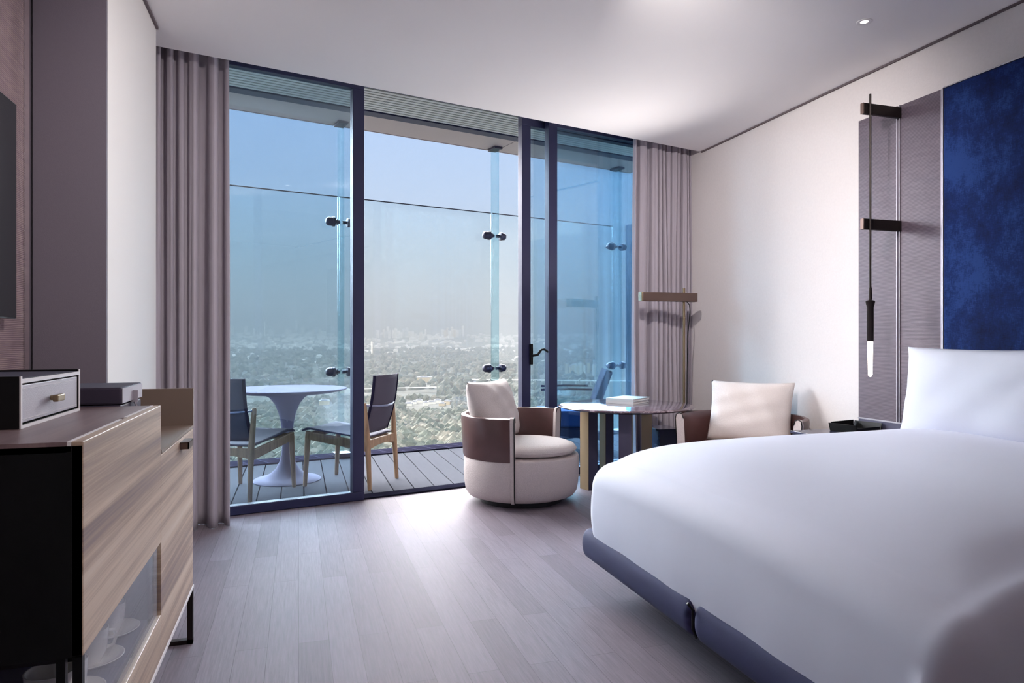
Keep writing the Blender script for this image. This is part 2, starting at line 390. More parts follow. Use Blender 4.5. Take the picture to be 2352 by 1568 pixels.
obj('handle_plate', hd, M['black'], dr, bevel=.003)
lv = MB().tube([(1.94, .06, 1.03), (1.945, .02, 1.035), (1.96, -.005, 1.04), (1.975, -.01, 1.065), (1.99, -.012, 1.082), (2.015, -.012, 1.085), (2.045, -.012, 1.07), (2.055, -.012, 1.06)],
              [.012, .011, .011, .011, .010, .010, .009, .007])
obj('door_handle', lv, M['black'], dr, smooth=True)
struct('trim_4', MB().box(.45, 1.93, .0, .13, -.06, .012), M['dark'], loc=WL, rotz=A, label='dark sill track across the open doorway')
struct('trim_5', MB().box(-1.1, .45, .07, .13, -.06, .012), M['dark'], loc=WL, rotz=A, label='dark sill track under the left window')
struct('trim_6', MB().box(1.93, 3.6, .06, .15, -.06, .0), M['dark'], loc=WL, rotz=A, label='dark sill track under the right window')

# ------------------------------------------------------------------ balcony
dk = MB()
x = -3.4
pitch = .1655
x0 = .535 - pitch*24
i = 0
while x0 < 5.0:
    a, b = x0 + .0045, x0 + pitch - .0045
    if b > -2.6:
        dk.add([(a, ylin(a,.13), 0), (b, ylin(b,.13), 0), (b, ylin(b,1.825), 0), (a, ylin(a,1.825), 0),
                (a, ylin(a,.13), -.025), (b, ylin(b,.13), -.025), (b, ylin(b,1.825), -.025), (a, ylin(a,1.825), -.025)],
               [(0,1,2,3),(0,4,5,1),(1,5,6,2),(2,6,7,3),(3,7,4,0)])
    x0 += pitch
struct('floor_balcony', dk, M['deck'], label='grey planked balcony deck')
struct('floor_balcony_slab', MB().box(-3, 5.3, .05, 2.10, -.4, -.03), M['dark'], loc=WL, rotz=A, label='dark slab edge under the balcony deck')
cb = MB().box(-3, 5.3, 1.83, 2.12, -.03, .012)
struct('trim_7', cb, M['curb'], loc=WL, rotz=A, label='dark tiled strip along the balcony edge')
jt = MB()  # thin pale slanted lines at about the deck plank spacing
for q in range(40):
    s = -2.6 + q*.1655*1.02
    jt.add([(s+.05,1.832,.0145),(s+.058,1.832,.0145),(s-.012,2.118,.0145),(s-.02,2.118,.0145),(s+.05,1.832,.010),(s+.058,1.832,.010),(s-.012,2.118,.010),(s-.02,2.118,.010)],
           [(0,1,2,3),(0,4,5,1),(1,5,6,2),(2,6,7,3),(3,7,4,0)])
struct('trim_8', jt, M['slant_line'], loc=WL, rotz=A, label='pale slanted lines across the dark balcony strip')
lo = MB(); n = .2
while n < 1.385:
    lo.box(-2.4, 4.65, n, n+.038, 3.32, 3.365); n += .060
struct('ceiling_balcony_louver', lo, M['louver'], loc=WL, rotz=A, label='slatted louver over the balcony')
struct('ceiling_balcony_back', MB().box(-2.4, 4.65, .1, 2.2, 3.42, 3.52), M['dark'], loc=WL, rotz=A, label='dark slab above the balcony louver')
struct('trim_9', MB().box(-2.4, 4.65, 1.39, 1.515, 3.31, 3.42), M['frame'], loc=WL, rotz=A, label='dark rail in front of the balcony louver')
fa = MB().box(-2.4, .88, 1.52, 1.99, 3.32, 3.42)
struct('trim_10', MB().box(-2.4, .905, 1.52, 1.99, 3.32, 3.42).box(.915, 2.655, 1.52, 1.99, 3.32, 3.42).box(2.665, 4.65, 1.52, 1.99, 3.32, 3.42), M['fascia'], loc=WL, rotz=A, label='taupe soffit panels at the balcony edge')
struct('trim_11', MB().box(-2.4, 4.65, 1.99, 2.0, 3.315, 3.9), M['fascia'], loc=WL, rotz=A, label='outer face of the balcony soffit')
# glass balustrade panels and fins
GN = 1.97
gl_lab = ['clear glass balustrade panel behind the left balcony chair', 'clear glass balustrade panel across the open doorway', 'clear glass balustrade panel behind the outdoor lounge chair']
for (s0, s1), lb in zip(((-1.9, .838), (.856, 2.588), (2.606, 4.335)), gl_lab):
    o = obj('glass_balustrade', MB().box(s0, s1, GN, GN+.015, .004, 2.60), M['balcony_glass'])
    tag(o, lb, 'glass panel', 'balcony glass panels', None, WL, A)
    obj('top_edge', MB().box(s0, s1, GN-.001, GN+.016, 2.600, 2.608), M['clamp'], o)
def make_fin(label):
    t = thing('glass_fin', label, 'glass fin', wp(.847, 0), A, 'tall glass fins')
    obj('fin_plate', MB().box(-.012, .012, 1.815, 1.962, .012, 3.31), M['fin_glass'], t)
    obj('top_bracket', MB().box(-.05, .05, 1.80, 1.97, 3.295, 3.32), M['clamp'], t, bevel=.004)
    obj('foot_bracket', MB().box(-.07, .09, 1.80, 1.97, .012, .05), M['clamp'], t, bevel=.004)
    for z in (.85, 2.335):
        m = MB()
        def prof(x): return x
        def lx(pr, y, m=m):       # lathe about the x axis
            nn = 20; vs = []; fs = []
            for xx, rr in pr:
                for q in range(nn): aa = 2*math.pi*q/nn; vs.append((xx, y + rr*math.cos(aa), z + rr*math.sin(aa)))
            for i in range(len(pr)-1):
                for q in range(nn): fs.append((i*nn+q, i*nn+(q+1)%nn, (i+1)*nn+(q+1)%nn, (i+1)*nn+q))
            fs.append(tuple(range(nn))); fs.append(tuple((len(pr)-1)*nn+q for q in range(nn)))
            m.add(vs, fs)
        lx([(-.150,.012),(-.146,.026),(-.135,.038),(-.118,.043),(-.088,.043),(-.085,.049),(-.062,.049),(-.058,.020),(-.045,.018),(-.042,.030),(-.034,.030),(-.031,.018),(-.012,.018)], 1.89)
        lx([(.012,.018),(.028,.018),(.060,.016),(.064,.046),(.086,.046),(.089,.040),(.118,.040),(.13,.034),(.138,.022),(.142,.010)], 1.89)
        m.tube([(-.10, 1.89, z), (-.10, 1.965, z)], .02, 12); m.tube([(.10, 1.89, z), (.10, 1.965, z)], .02, 12)
        obj('clamp', m, M['clamp'], t, smooth=True)
    return t
fin = make_fin('tall glass fin with dark clamps seen left of the dark mullion')
dup(fin, wp(2.595, 0), A, 'tall glass fin with dark clamps seen through the open doorway')
dup(fin, wp(4.343, 0), A, 'tall glass fin with dark clamps beside the right curtain')
tag(obj('balcony_partition', MB().box(3.97, 3.985, 5.99, 7.86, .015, 2.62), M['partition']), 'dark blue glass screen at the right end of the balcony', 'glass screen')

# tulip table
t = thing('tulip_table', 'round lilac-grey pedestal table standing on the balcony', 'table', (-.09, 5.97, 0))
obj('tabletop', MB().lathe([(0.001,.722),(.36,.724),(.44,.738),(.478,.750),(.482,.755),(.478,.760),(.001,.760)], n=64), M['tulip'], t, smooth=True)
ped = [(.27,.0),(.272,.006),(.262,.014),(.20,.028),(.14,.055),(.09,.10),(.06,.16),(.045,.24),(.040,.32),(.043,.40),(.052,.48),(.070,.56),(.10,.635),(.14,.685),(.19,.715),(.23,.725)]
obj('pedestal', MB().lathe(ped, n=56), M['tulip'], t, smooth=True, angle=60)

# teak sling chairs (local: faces +x, rear legs at x=-.28, width .49)
def make_sling_chair():
    t = thing('sling_chair', '', 'chair')
    hw = .235
    for sy in (-1, 1):
        y = sy*hw
        obj('leg', MB().tube([(-.285,y*1.03,0),(-.283,y*1.03,.01),(-.262,y,.36),(-.240,y*1.05,.66),(-.239,y*1.05,.675)], [.014,.016,.023,.018,.013], 10), M['teak'], t, smooth=True)
        obj('leg', MB().tube([(.285,y*1.03,0),(.284,y*1.03,.01),(.262,y,.40),(.258,y,.435)], [.014,.016,.023,.021], 10), M['teak'], t, smooth=True)
        obj('side_rail', MB().bar((-.262,y,.335),(.262,y,.405),.026,.075,.026,.062), M['teak'], t, bevel=.006)
    rr = MB()
    pts = [(-.262, -hw + 2*hw*q/10) for q in range(11)]
    top = [(x, y, .385) for x, y in pts]; bot = [(x, y, .385-.075 + .022*(1-((q-5)/5)**2)) for q, (x, y) in enumerate(pts)]
    vs = []
    for a, b in zip(top, bot): vs += [(a[0]-.012,a[1],a[2]),(a[0]+.012,a[1],a[2]),(b[0]+.012,b[1],b[2]),(b[0]-.012,b[1],b[2])]
    fs = [(q*4+e, q*4+(e+1)%4, (q+1)*4+(e+1)%4, (q+1)*4+e) for q in range(10) for e in range(4)] + [(0,1,2,3),(43,42,41,40)]
    obj('rear_rail', rr.add(vs, fs), M['teak'], t)
    obj('front_rail', MB().bar((.255,-hw,.405),(.255,hw,.405),.022,.045), M['teak'], t, bevel=.004)
    def seat(u, v):
        y = (u-.5)*2*(hw-.005); x = -.24 + .56*v
        z = .40 + .065*v - .028*(1-(2*u-1)**2)*math.sin(math.pi*min(1, v*1.02)) 
        if v > .9: z -= (v-.9)**2*2.6
        return (x, y, z)
    so = obj('seat', MB().grid(seat, 12, 16), M['sling'], t, smooth=True, solid=.012)
    B0, B1 = Vector((-.205,0,.43)), Vector((-.305,0,.885))
    def back(u, v):
        y = (u-.5)*2*(hw-.03); p = B0.lerp(B1, v); bow = .030*(1-(2*u-1)**2)
        return (p.x - bow - .02*math.sin(v*math.pi), y, p.z)
    obj('backrest', MB().grid(back, 12, 14), M['sling'], t, smooth=True, solid=.008)
    for sy in (-1, 1):
        y = sy*(hw-.03)
        ptsb = []
        for q in range(12):
            v = q/11; p = B0.lerp(B1, v); ptsb.append((p.x - .02*math.sin(v*math.pi), y, p.z))
        obj('back_frame', MB().tube(ptsb, .012, 8), M['navytrim'], t, smooth=True)
    bar = [(-.24, -hw*1.08, .655), (-.275, -hw*.86, .650), (-.305, -hw*.4, .640), (-.315, 0, .637), (-.305, hw*.4, .640), (-.275, hw*.86, .650), (-.24, hw*1.08, .655)]
    obj('back_bar', MB().tube(bar, .009, 8), M['frame_side'], t, smooth=True)
    return t
c1 = make_sling_chair()
c1['label'] = 'teak and charcoal sling chair half hidden by the left curtain'; c1['group'] = 'teak sling chairs at the pedestal table'
c1.location = (-.39, 5.55, 0); c1.rotation_euler = (0, 0, R(58.7))
dup(c1, (.418, 5.717, 0), 147, 'teak and charcoal sling chair cut by the dark mullion', 'teak sling chairs at the pedestal table')

# outdoor lounge chair (local: faces +x)
t = thing('lounge_chair', 'low outdoor lounge chair with blue seat cushion behind the marble table', 'chair', wp(2.98, 1.05), 160)
for sy in (-1, 1):
    y = sy*.30
    obj('side_rail', MB().bar((-.34,y,.20),(.36,y,.27),.03,.075), M['boxdark'], t, bevel=.008)
    obj('leg', MB().bar((-.30,y,0),(-.27,y,.20),.03,.04), M['boxdark'], t); obj('leg', MB().bar((.33,y,0),(.33,y,.24),.03,.04), M['boxdark'], t)
    obj('arm', MB().tube([(-.25,y,.67),(.0,y,.672),(.26,y,.665)], .011, 8), M['navytrim'], t, smooth=True)
    obj('arm_post', MB().tube([(.12,y,.25),(.12,y,.67)], .009, 8), M['navytrim'], t)
obj('seat_frame', MB().box(-.30,.34,-.29,.29,.265,.285), M['navytrim'], t)
def slab(x0,x1,y0,y1,z0,z1,r): 
    m = MB(); pts = rnd(x0, x1, z0, z1, r, 6); nn = len(pts)
    vs = [(x,y0,z) for x,z in pts] + [(x,y1,z) for x,z in pts]
    return m.add(vs, [tuple(range(nn)), tuple(range(nn,2*nn))[::-1]] + [(i,(i+1)%nn,nn+(i+1)%nn,nn+i) for i in range(nn)])
obj('seat_cushion', slab(-.24,.36,-.28,.28,.29,.45,.075), M['navycush'], t, smooth=True, bevel=.015)
bk = MB().bar((-.20,0,.24),(-.43,0,.86),.54,.075); obj('backrest', bk, M['navytrim'], t, bevel=.02)
for y in (-.335, .275): obj('recliner_knob', MB().tube([(-.36,y,.52),(-.36,y+.06,.52)], .045, 14), M['black'], t, smooth=True)

# ------------------------------------------------------------------ curtains
def curtain(name, label, s0, s1, folds, seed, lean, edge_right):
    r2 = random.Random(seed); ph = [r2.uniform(0, 6.28) for _ in range(6)]
    nu, nv = 360, 40
    # irregular pleats: each fold has its own width and depth, and drifts sideways towards the hem
    wd = [r2.uniform(.45, 1.0) for _ in range(folds)]
    if edge_right: wd[-2] *= 3.0; wd[-1] *= 1.3
    else: wd[0] *= 1.2; wd[1] *= 3.0
    tot = sum(wd); cum = [0]
    for w in wd: cum.append(cum[-1] + w/tot)
    dp = [r2.uniform(.6, 1.1) for _ in range(folds)]; dr = [r2.uniform(-1, 1) for _ in range(folds+1)]
    def fn(u, v):
        z = .003 + (3.08-.003)*v
        q = 0
        while q < folds-1 and u > cum[q+1]: q += 1
        f_ = (u-cum[q])/(cum[q+1]-cum[q])
        sway = (1-v)**1.3*lean
        c0 = cum[q] + .018*sway*dr[q]*(0 < q); c1 = cum[q+1] + .018*sway*dr[q+1]*(q < folds-1)
        uu = c0 + (c1-c0)*f_
        wq = wd[q]/tot*abs(s1-s0)
        amp = min(.062, .030 + .30*wq)*dp[q]*(.70 + .40*(1-v)) * (1 + .12*math.sin(v*7+ph[q % 6]))
        th = 2*math.pi*f_
        s = s0 + (s1-s0)*uu + .22*wq*math.sin(2*th)*.5
        n = -.215 - amp*math.cos(th) + .12*amp*math.cos(3*th+ph[q % 6]) + .012*math.sin(v*4+q) - .03*sway*dr[q]*math.sin(math.pi*f_)
        return (s, max(-.385, min(-.05, n)), z)
    o = obj(name, MB().grid(fn, nu, nv), M['curtain'], None, smooth=True, solid=.004, angle=180)
    return tag(o, label, 'curtain', 'lilac grey curtains', None, WL, A)
curtain('curtain', 'lilac grey curtain drawn back beside the white wall block', -1.22, -.482, 11, 3, .5, True)
curtain('curtain', 'lilac grey curtain gathered in the corner behind the floor lamp', 2.80, 3.53, 11, 8, .35, False)

# ------------------------------------------------------------------ ceiling lamps
def ceiling_lamp(x, y, label, aim=None, gain=.12):
    t = thing('ceiling_spotlight', label, 'ceiling light', (x, y, CZ), 0, 'recessed ceiling spotlights')
    obj('trim_ring', MB().lathe([(.020,-.001),(.034,-.004),(.040,-.002),(.040,.0),(.020,.0)], n=28), M['white'], t, smooth=True)
    obj('lens', MB().lathe([(.001,-.0015),(.020,-.0015),(.020,0),(.001,0)], n=24), M['lamp_on'], t)
    ld = bpy.data.lights.new('ceiling_lamp_light', 'SPOT'); ld.energy = LAMP_W; ld.color = LAMP_C; ld.spot_size = R(150 if aim is None else 80); ld.spot_blend = 1.0; ld.shadow_soft_size = .035
    ld.energy *= gain
    lo = bpy.data.objects.new('ceiling_lamp_light', ld); COL.objects.link(lo); lo.parent = t; lo.location = (0, 0, -.13 if aim else -.13)
    if aim: lo.rotation_euler = (Vector(aim) - Vector((x, y, CZ-.13))).to_track_quat('-Z', 'Y').to_euler()
    return t
ceiling_lamp(2.872, 2.907, 'small round ceiling spotlight above the near side of the bed')
for (x, y), aim, gn, lb in zip(((.55, 1.9), (.7, 1.2), (1.15, 2.35), (.8, .2)), ((-.7, 4.0, 1.5), (2.2, 5.2, 1.9), (3.4, 4.4, 1.6), (-.4, 2.2, .6)), (1.7, .8, 3.1, 1.5),
        ('added fill spotlight aimed at the white wall block', 'added fill spotlight aimed across the foot of the bed', 'added fill spotlight aimed at the cream wall', 'added fill spotlight aimed at the sideboard')):
    ceiling_lamp(x, y, lb, aim, gn)  # out-of-view spotlights added to brighten the walls, window end and sideboard

# ------------------------------------------------------------------ television
t = thing('television', 'flat black television on the ribbed left wall', 'television', (XT, 2.18, 1.615))
obj('back_case', MB().box(.002, .022, -.55, .55, -.30, .30), M['black'], t)
obj('bezel', MB().box(.022, .046, -.685, .685, -.385, .385), M['tvframe'], t, bevel=.002)
obj('screen', MB().box(.046, .049, -.680, .680, -.380, .380), M['screen'], t)

# ------------------------------------------------------------------ sideboard (x front -.385, y 1.46 .. 2.86)
XF = -.385; XBK = -1.0; Y0, YM, Y1 = 1.46, 2.215, 2.855
t = thing('sideboard', 'walnut fronted sideboard with black end panel below the television', 'sideboard', (0, 0, 0))
obj('end_panel', MB().box(XBK, XF-.002, Y0, Y0+.02, .56, .955), M['black'], t)
obj('top_panel', MB().box(XBK, XF-.027, Y0, YM, .943, .963), M['walnut_d'], t)
fl = MB().box(XF-.02, XF, Y0, YM-.001, .562, .963)
fd = obj('flap_door', fl, M['walnut'], t, bevel=.0015)
obj('edge_strip', MB().box(XF-.027, XF-.0201, Y0, 1.845, .945, .9635).box(XF-.027, XF-.0201, 1.892, YM, .945, .9635), M['edge'], fd)
obj('carcass', MB().box(XBK, XBK+.02, Y0+.02, Y1, .235, .943).box(XBK+.02, XF-.022, Y0+.02, YM-.03, .545, .562).box(XBK+.02, XF-.022, YM-.03, YM, .352, .943)
    .box(XBK+.02, XF-.022, YM, Y1, .235, .25).box(XBK+.02, XF-.022, Y1-.02, Y1, .25, .82), M['black'], t)
obj('shelf', MB().box(XBK+.02, XF-.03, Y0+.004, YM-.03, .335, .352), M['cablue'], t)
obj('bottom_rail', MB().box(XF-.02, XF, Y0, YM-.001, .222, .350), M['walnut'], t, bevel=.0015)
obj('corner_post', MB().box(XF-.018, XF-.002, Y0, Y0+.016, .350, .562).box(XF-.045, XF-.030, Y0+.002, Y0+.016, .350, .562), M['black'], t)
obj('front_pane', MB().box(XF-.012, XF-.006, Y0+.016, YM-.004, .350, .562), M['cab_glass'], t)
obj('end_pane', MB().box(XBK+.02, XF-.045, Y0+.004, Y0+.010, .352, .56), M['cab_glass'], t)
obj('end_board', MB().box(XBK, XF-.022, Y0, Y0+.02, .222, .335), M['walnut'], t)
dd = obj('door', MB().box(XF-.02, XF, YM+.002, Y1, .222, .818), M['walnut'], t, bevel=.0015)
obj('handle', MB().box(XF, XF+.028, 2.55, 2.555, .783, .806).box(XF+.024, XF+.028, 2.55, 2.655, .783, .806).box(XF, XF+.028, 2.65, 2.655, .783, .806).box(XF, XF+.028, 2.55, 2.655, .804, .807), M['bronze_l'], dd)
ty = MB().box(XBK, XF+.002, YM, Y1, .822, .832).box(XBK, XF+.002, Y1-.012, Y1+.002, .832, .972).box(XBK, XBK+.012, YM, Y1, .832, .972)
obj('tray', ty, M['taupe'], t)
obj('base_edge', MB().box(XBK, XF+.003, Y0, Y1, .212, .222), M['edge'], t)
for y in (Y0+.06, Y1+.0):
    l = MB().box(XF-.020, XF+.0, y-.012, y+.012, 0, .212).box(XBK+.05, XBK+.07, y-.012, y+.012, 0, .212).box(XBK+.05, XF, y-.012, y+.012, 0, .016)
    obj('leg', l, M['bronze'], t)
# cups on the shelf behind the glass
def saucer(x, y, label):
    o = obj('saucer', MB().lathe([(.001,0),(.034,0),(.04,.004),(.066,.014),(.071,.019),(.0685,.020),(.04,.009),(.001,.006)], n=36), M['porcelain'], smooth=True)
    tag(o, label, 'saucer', 'saucers in the sideboard', None, (x, y, .3525))
def cup(x, y, z, label, rr=1.0):
    t = thing('cup', label, 'cup', (x, y, z), random.uniform(0, 360), 'cups in the sideboard')
    obj('bowl', MB().lathe([(.001,0),(.024*rr,0),(.026*rr,.004),(.040*rr,.03),(.044*rr,.065),(.045*rr,.082),(.0425*rr,.082),(.041*rr,.065),(.036*rr,.03),(.022*rr,.008),(.001,.007)], n=36), M['porcelain'], t, smooth=True)
    obj('handle', MB().tube([(.041*rr,0,.068),(.06*rr,0,.066),(.066*rr,0,.048),(.058*rr,0,.03),(.039*rr,0,.026)], .0045, 8), M['porcelain'], t, smooth=True)
cup(-.467, 1.56, .3525, 'cream cup under another cup at the near end of the shelf', 1.0)
cup(-.467, 1.56, .4195, 'cream cup stacked on another at the near end of the shelf', 1.03)
for y, a_, b_ in ((1.745, 'saucer under the second cup from the sideboard end', 'white cup second from the near end of the shelf'),
                  (1.92, 'saucer under the third cup along the sideboard shelf', 'white cup third from the near end of the shelf'),
                  (2.095, 'saucer under the farthest cup on the sideboard shelf', 'white cup farthest along the sideboard shelf')):
    saucer(-.487, y, a_); cup(-.487, y, .359, b_, .8)

# leather boxes on the sideboard
t = thing('drawer_box', 'large grey leather box with a drawer and knob on the sideboard', 'box', (-.567, 1.698, .9635))
obj('case', MB().box(-.40, 0, 0, .008, 0, .112).box(-.40, 0, .404, .412, 0, .112).box(-.40, 0, .008, .404, 0, .008).box(-.40, -.0, .008, .404, .098, .106).box(-.40,-.392,.008,.404,.008,.098), M['black'], t)
obj('case_edge', MB().box(0, .003, 0, .008, 0, .112).box(0, .003, .404, .412, 0, .112).box(0, .003, .008, .404, 0, .007).box(0, .003, .008, .404, .097, .106), M['edge'], t)
obj('lid_lining', MB().box(-.39, -.004, .009, .403, .1062, .1075), M['boxdark'], t)
d = obj('drawer', MB().box(-.385, -.001, .012, .400, .011, .093), M['boxleather'], t, bevel=.002)
obj('stitching', MB().box(-.0012, .0002, .02, .392, .084, .0848).box(-.0012, .0002, .02, .392, .018, .0188), M['edge'], d)
obj('knob', MB().tube([(0,.19,.052),(.018,.19,.052)], .006, 10).bar((.018,.165,.052),(.018,.215,.052),.012,.016), M['brass'], d, bevel=.002)
t = thing('lidded_case', 'low dark leather case with a strap on the sideboard tray', 'box', (-.50, 2.262, .8325))
obj('base', MB().box(-.36, 0, 0, .27, 0, .13), M['boxdark'], t, bevel=.004)
lidm = MB().box(-.362, .003, -.003, .273, .132, .182); ld = obj('lid', lidm, M['boxdark'], t, bevel=.006)
obj('lid_front', MB().box(.003, .0045, .002, .268, .135, .179), M['boxleather'], ld)
obj('strap', MB().bar((.0075,.135,.165),(.0075,.135,.128),.022,.004).bar((.008,.135,.13),(.022,.140,.098),.022,.004), M['boxleather'], ld)

# ------------------------------------------------------------------ headboard
t = thing('headboard', 'tall headboard of ribbed grey panels and blue velvet on the cream wall', 'headboard', (XR, 2.05, 0))
def hb(name, y0, y1, z0, z1, th, m, bev=.0): return obj(name, MB().box(-th, -.001, y0-2.05, y1-2.05, z0, z1), M[m], t, bevel=bev)
ZB, ZT = .668, 2.552
hb('side_panel', 3.212, 3.505, ZB, ZT+.005, .030, 'panel'); hb('side_panel', 2.915, 3.188, ZB, ZT+.002, .030, 'panel')
hb('velvet_panel', 1.20, 2.888, ZB, ZT-.004, .05, 'velvet', .008)
obj('trim_strip', MB().box(-.036,-.001,3.188-2.05,3.193-2.05,ZB,ZT+.004).box(-.036,-.001,3.207-2.05,3.212-2.05,ZB,ZT+.004).box(-.024,-.001,3.193-2.05,3.207-2.05,ZB,ZT), M['strip'], t)
obj('trim_strip', MB().box(-.052,-.001,2.888-2.05,2.893-2.05,ZB,ZT).box(-.036,-.001,2.908-2.05,2.915-2.05,ZB,ZT).box(-.026,-.001,2.893-2.05,2.908-2.05,ZB,ZT), M['strip'], t)
obj('trim_strip', MB().box(-.036,-.001,1.20-2.05,3.505-2.05,ZB-.008,ZB), M['strip'], t)
obj('trim_strip', MB().box(-.051,-.001,1.20-2.05,2.888-2.05,ZT-.004,ZT+.002), M['strip'], t)
hb('lower_panel', 1.20, 3.505, .003, ZB-.008, .030, 'panel_low')

# wall lamp on two arms
t = thing('wall_lamp', 'dark bronze wall lamp with a glowing tube hung before the grey panel', 'lamp', (XR, 3.19, 0))
LX = -.270
for z in (2.508, 1.835):
    obj('arm', MB().box(-.305, -.031, -.012, .012, z-.031, z+.031).box(-.309, -.3055, -.010, .010, z-.028, z+.028), M['bronze'], t, bevel=.002)
    obj('cap', MB().box(-.313, -.309, -.012, .012, z-.031, z+.031), M['bronze_l'], t)
obj('rod', MB().tube([(LX,-.018,2.59),(LX,-.018,1.43)], .0062, 10), M['bronze'], t, smooth=True)
obj('socket', MB().lathe([(.0085,1.465),(.010,1.43),(.010,1.392),(.026,1.385),(.024,1.372),(.018,1.350),(.018,1.155),(.015,1.150)][::-1], c=(LX,-.018,0), n=24), M['bronze'], t, smooth=True)
obj('glow_tube', MB().lathe([(.004,.945),(.0095,.950),(.012,.962),(.0145,1.150)], c=(LX,-.018,0), n=20), M['glow'], t, smooth=True)

# ------------------------------------------------------------------ bed
BX0, BX1, BY0, BY1 = 1.275, 3.385, 1.02, 2.985
t = thing('bed', 'wide bed with indigo upholstered base floating above the floor', 'bed', (2.3, 2.04, 0))
def rail(p, q, out, z0=.135, z1=.268, depth=.10, bulge=.035):
    """upholstered rail from p to q (xy), bulging towards `out`"""
    p, q, out = Vector(p), Vector(q), Vector(out); prof = []
    for kx in range(13):
        a = -math.pi/2 + math.pi*kx/12; prof.append((-(.03) + bulge*math.cos(a) , (z0+z1)/2 + (z1-z0)/2*math.sin(a)))
    prof += [(-depth, z1-.004), (-depth, z0+.01)]
    m = MB(); vs = []; nseg = 60
    for i in range(nseg+1):
        f_ = i/nseg; e = min(f_, 1-f_)*(q-p).length; sh = 1.0 - .9*max(0, 1 - e/.03)**2
        c = p.lerp(q, f_)
        for o_, z in prof: vs.append((c.x + out.x*o_*(1 if o_ < -.05 else 1) - out.x*(1-sh)*.03 - 2.3, c.y + out.y*o_ - out.y*(1-sh)*.03 - 2.04, (z0+z1)/2 + (z-(z0+z1)/2)*(.9+.1*sh)))
    k_ = len(prof)
    fs = [(i*k_+j, (i+1)*k_+j, (i+1)*k_+(j+1)%k_, i*k_+(j+1)%k_) for i in range(nseg) for j in range(k_)] + [tuple(range(k_)), tuple(nseg*k_+j for j in range(k_))[::-1]]
    return m.add(vs, fs)
YS = 2.035
obj('foot_rail', rail((BX0,BY0-.004),(BX0,YS-.004),(-1,0)), M['bed_fabric'], t, smooth=True)
obj('foot_rail', rail((BX0,YS+.004),(BX0,BY1+.004),(-1,0)), M['bed_fabric'], t, smooth=True)
obj('side_rail', rail((BX0+.03,BY1),(BX1,BY1),(0,1)), M['bed_fabric'], t, smooth=True)
obj('side_rail', rail((BX1,BY0),(BX0+.03,BY0),(0,-1)), M['bed_fabric'], t, smooth=True)
obj('piping', MB().tube([(BX0-.07-2.3+.055, YS-2.04, .262), (BX0+.006-2.3, YS-2.04, .235), (BX0+.006-2.3, YS-2.04, .17), (BX0-2.3+.02, YS-2.04, .14)], .005, 8), M['black'], t)
obj('slat_deck', MB().box(BX0+.09-2.3, BX1-2.3, BY0+.09-2.04, BY1-.09-2.04, .15, .22), M['bed_fabric'], t)
obj('plinth', MB().box(BX0+.35-2.3, BX1-.05-2.3, BY0+.3-2.04, BY1-.3-2.04, 0, .15), M['blackplinth'], t)
obj('mattress', MB().prism([(a-2.3, b-2.04) for a, b in rnd(BX0+.14, BX1-.02, BY0+.16, BY1-.16, .06)], .22, .50), M['duvet'], t, bevel=.03)

# duvet
def duvet():
    X0, X1, YA, YZ = 1.290, 3.30, 1.035, 2.965
    Rr = .115; ztop = .695; zbot = .215
    nx, ny = 110, 110
    side = (ztop - Rr) - zbot
    L = Rr*math.pi/2 + side
    fx0, fy0, fy1 = X0+Rr, YA+Rr, YZ-Rr
    us = np.concatenate([np.linspace(fx0-L, fx0, 40)[:-1], np.linspace(fx0, X1, 60)])
    vs_ = np.concatenate([np.linspace(fy0-L, fy0, 40)[:-1], np.linspace(fy0, fy1, 60)[:-1], np.linspace(fy1, fy1+L, 40)])
    P = []
    for b in vs_:
        for a in us:
            ex = min(0, a-fx0); ey = (b-fy0) if b < fy0 else (b-fy1 if b > fy1 else 0)
            e = math.hypot(ex, ey); cx = max(a, fx0); cy = min(max(b, fy0), fy1)
            # soft crown: falls off towards the edges of the flat
            de = min(cx-fx0, cy-fy0+.02, fy1-cy+.06)
            crown = -.085*math.exp(-max(0, cx-fx0)/.16) - .055*math.exp(-max(0, cy-fy0)/.30) - .02*math.exp(-max(0, fy1-cy)/.25)
            puff = .010*math.sin(cx*3.1+cy*1.7) + .006*math.sin(cx*5.3-cy*6.1+1)
            zt = ztop + crown + puff*min(1, max(0, de)/.15)
            if e == 0: P.append((cx, cy, zt)); continue
            dx, dy = ex/e, ey/e; e2 = min(e, L)
            if e2 < Rr*math.pi/2:
                an = e2/Rr; off = Rr*math.sin(an); dz = Rr*(1-math.cos(an))
            else:
                h_ = e2 - Rr*math.pi/2; fr_ = h_/side
                tang = cx*(-dy if abs(dy) > .1 else 0)*1.0 + cy
                al = math.atan2(dy, dx)
                fold = .0022*math.sin(9*cy + 7*cx + 3*al) * fr_ + .0012*math.sin(23*cy + 17*cx + 5*al)*fr_
                if ex < 0 and ey < 0: fold += .030*fr_*math.sin(al*6+1.2) 
                off = Rr + fold + .012*math.sin(math.pi*fr_) - .012*fr_; dz = Rr + h_*( (zt-zbot-Rr)/side)
            P.append((cx + dx*off, cy + dy*off, zt - dz if dz < 9 else zbot))
    nu = len(us)
    F = [(j*nu+i, j*nu+i+1, (j+1)*nu+i+1, (j+1)*nu+i) for j in range(len(vs_)-1) for i in range(nu-1)]
    return MB().add(P, F)
o = obj('duvet', duvet(), M['duvet'], None, smooth=True, angle=180, solid=.012)
tag(o, 'white duvet spread over the bed down to the indigo base', 'duvet')

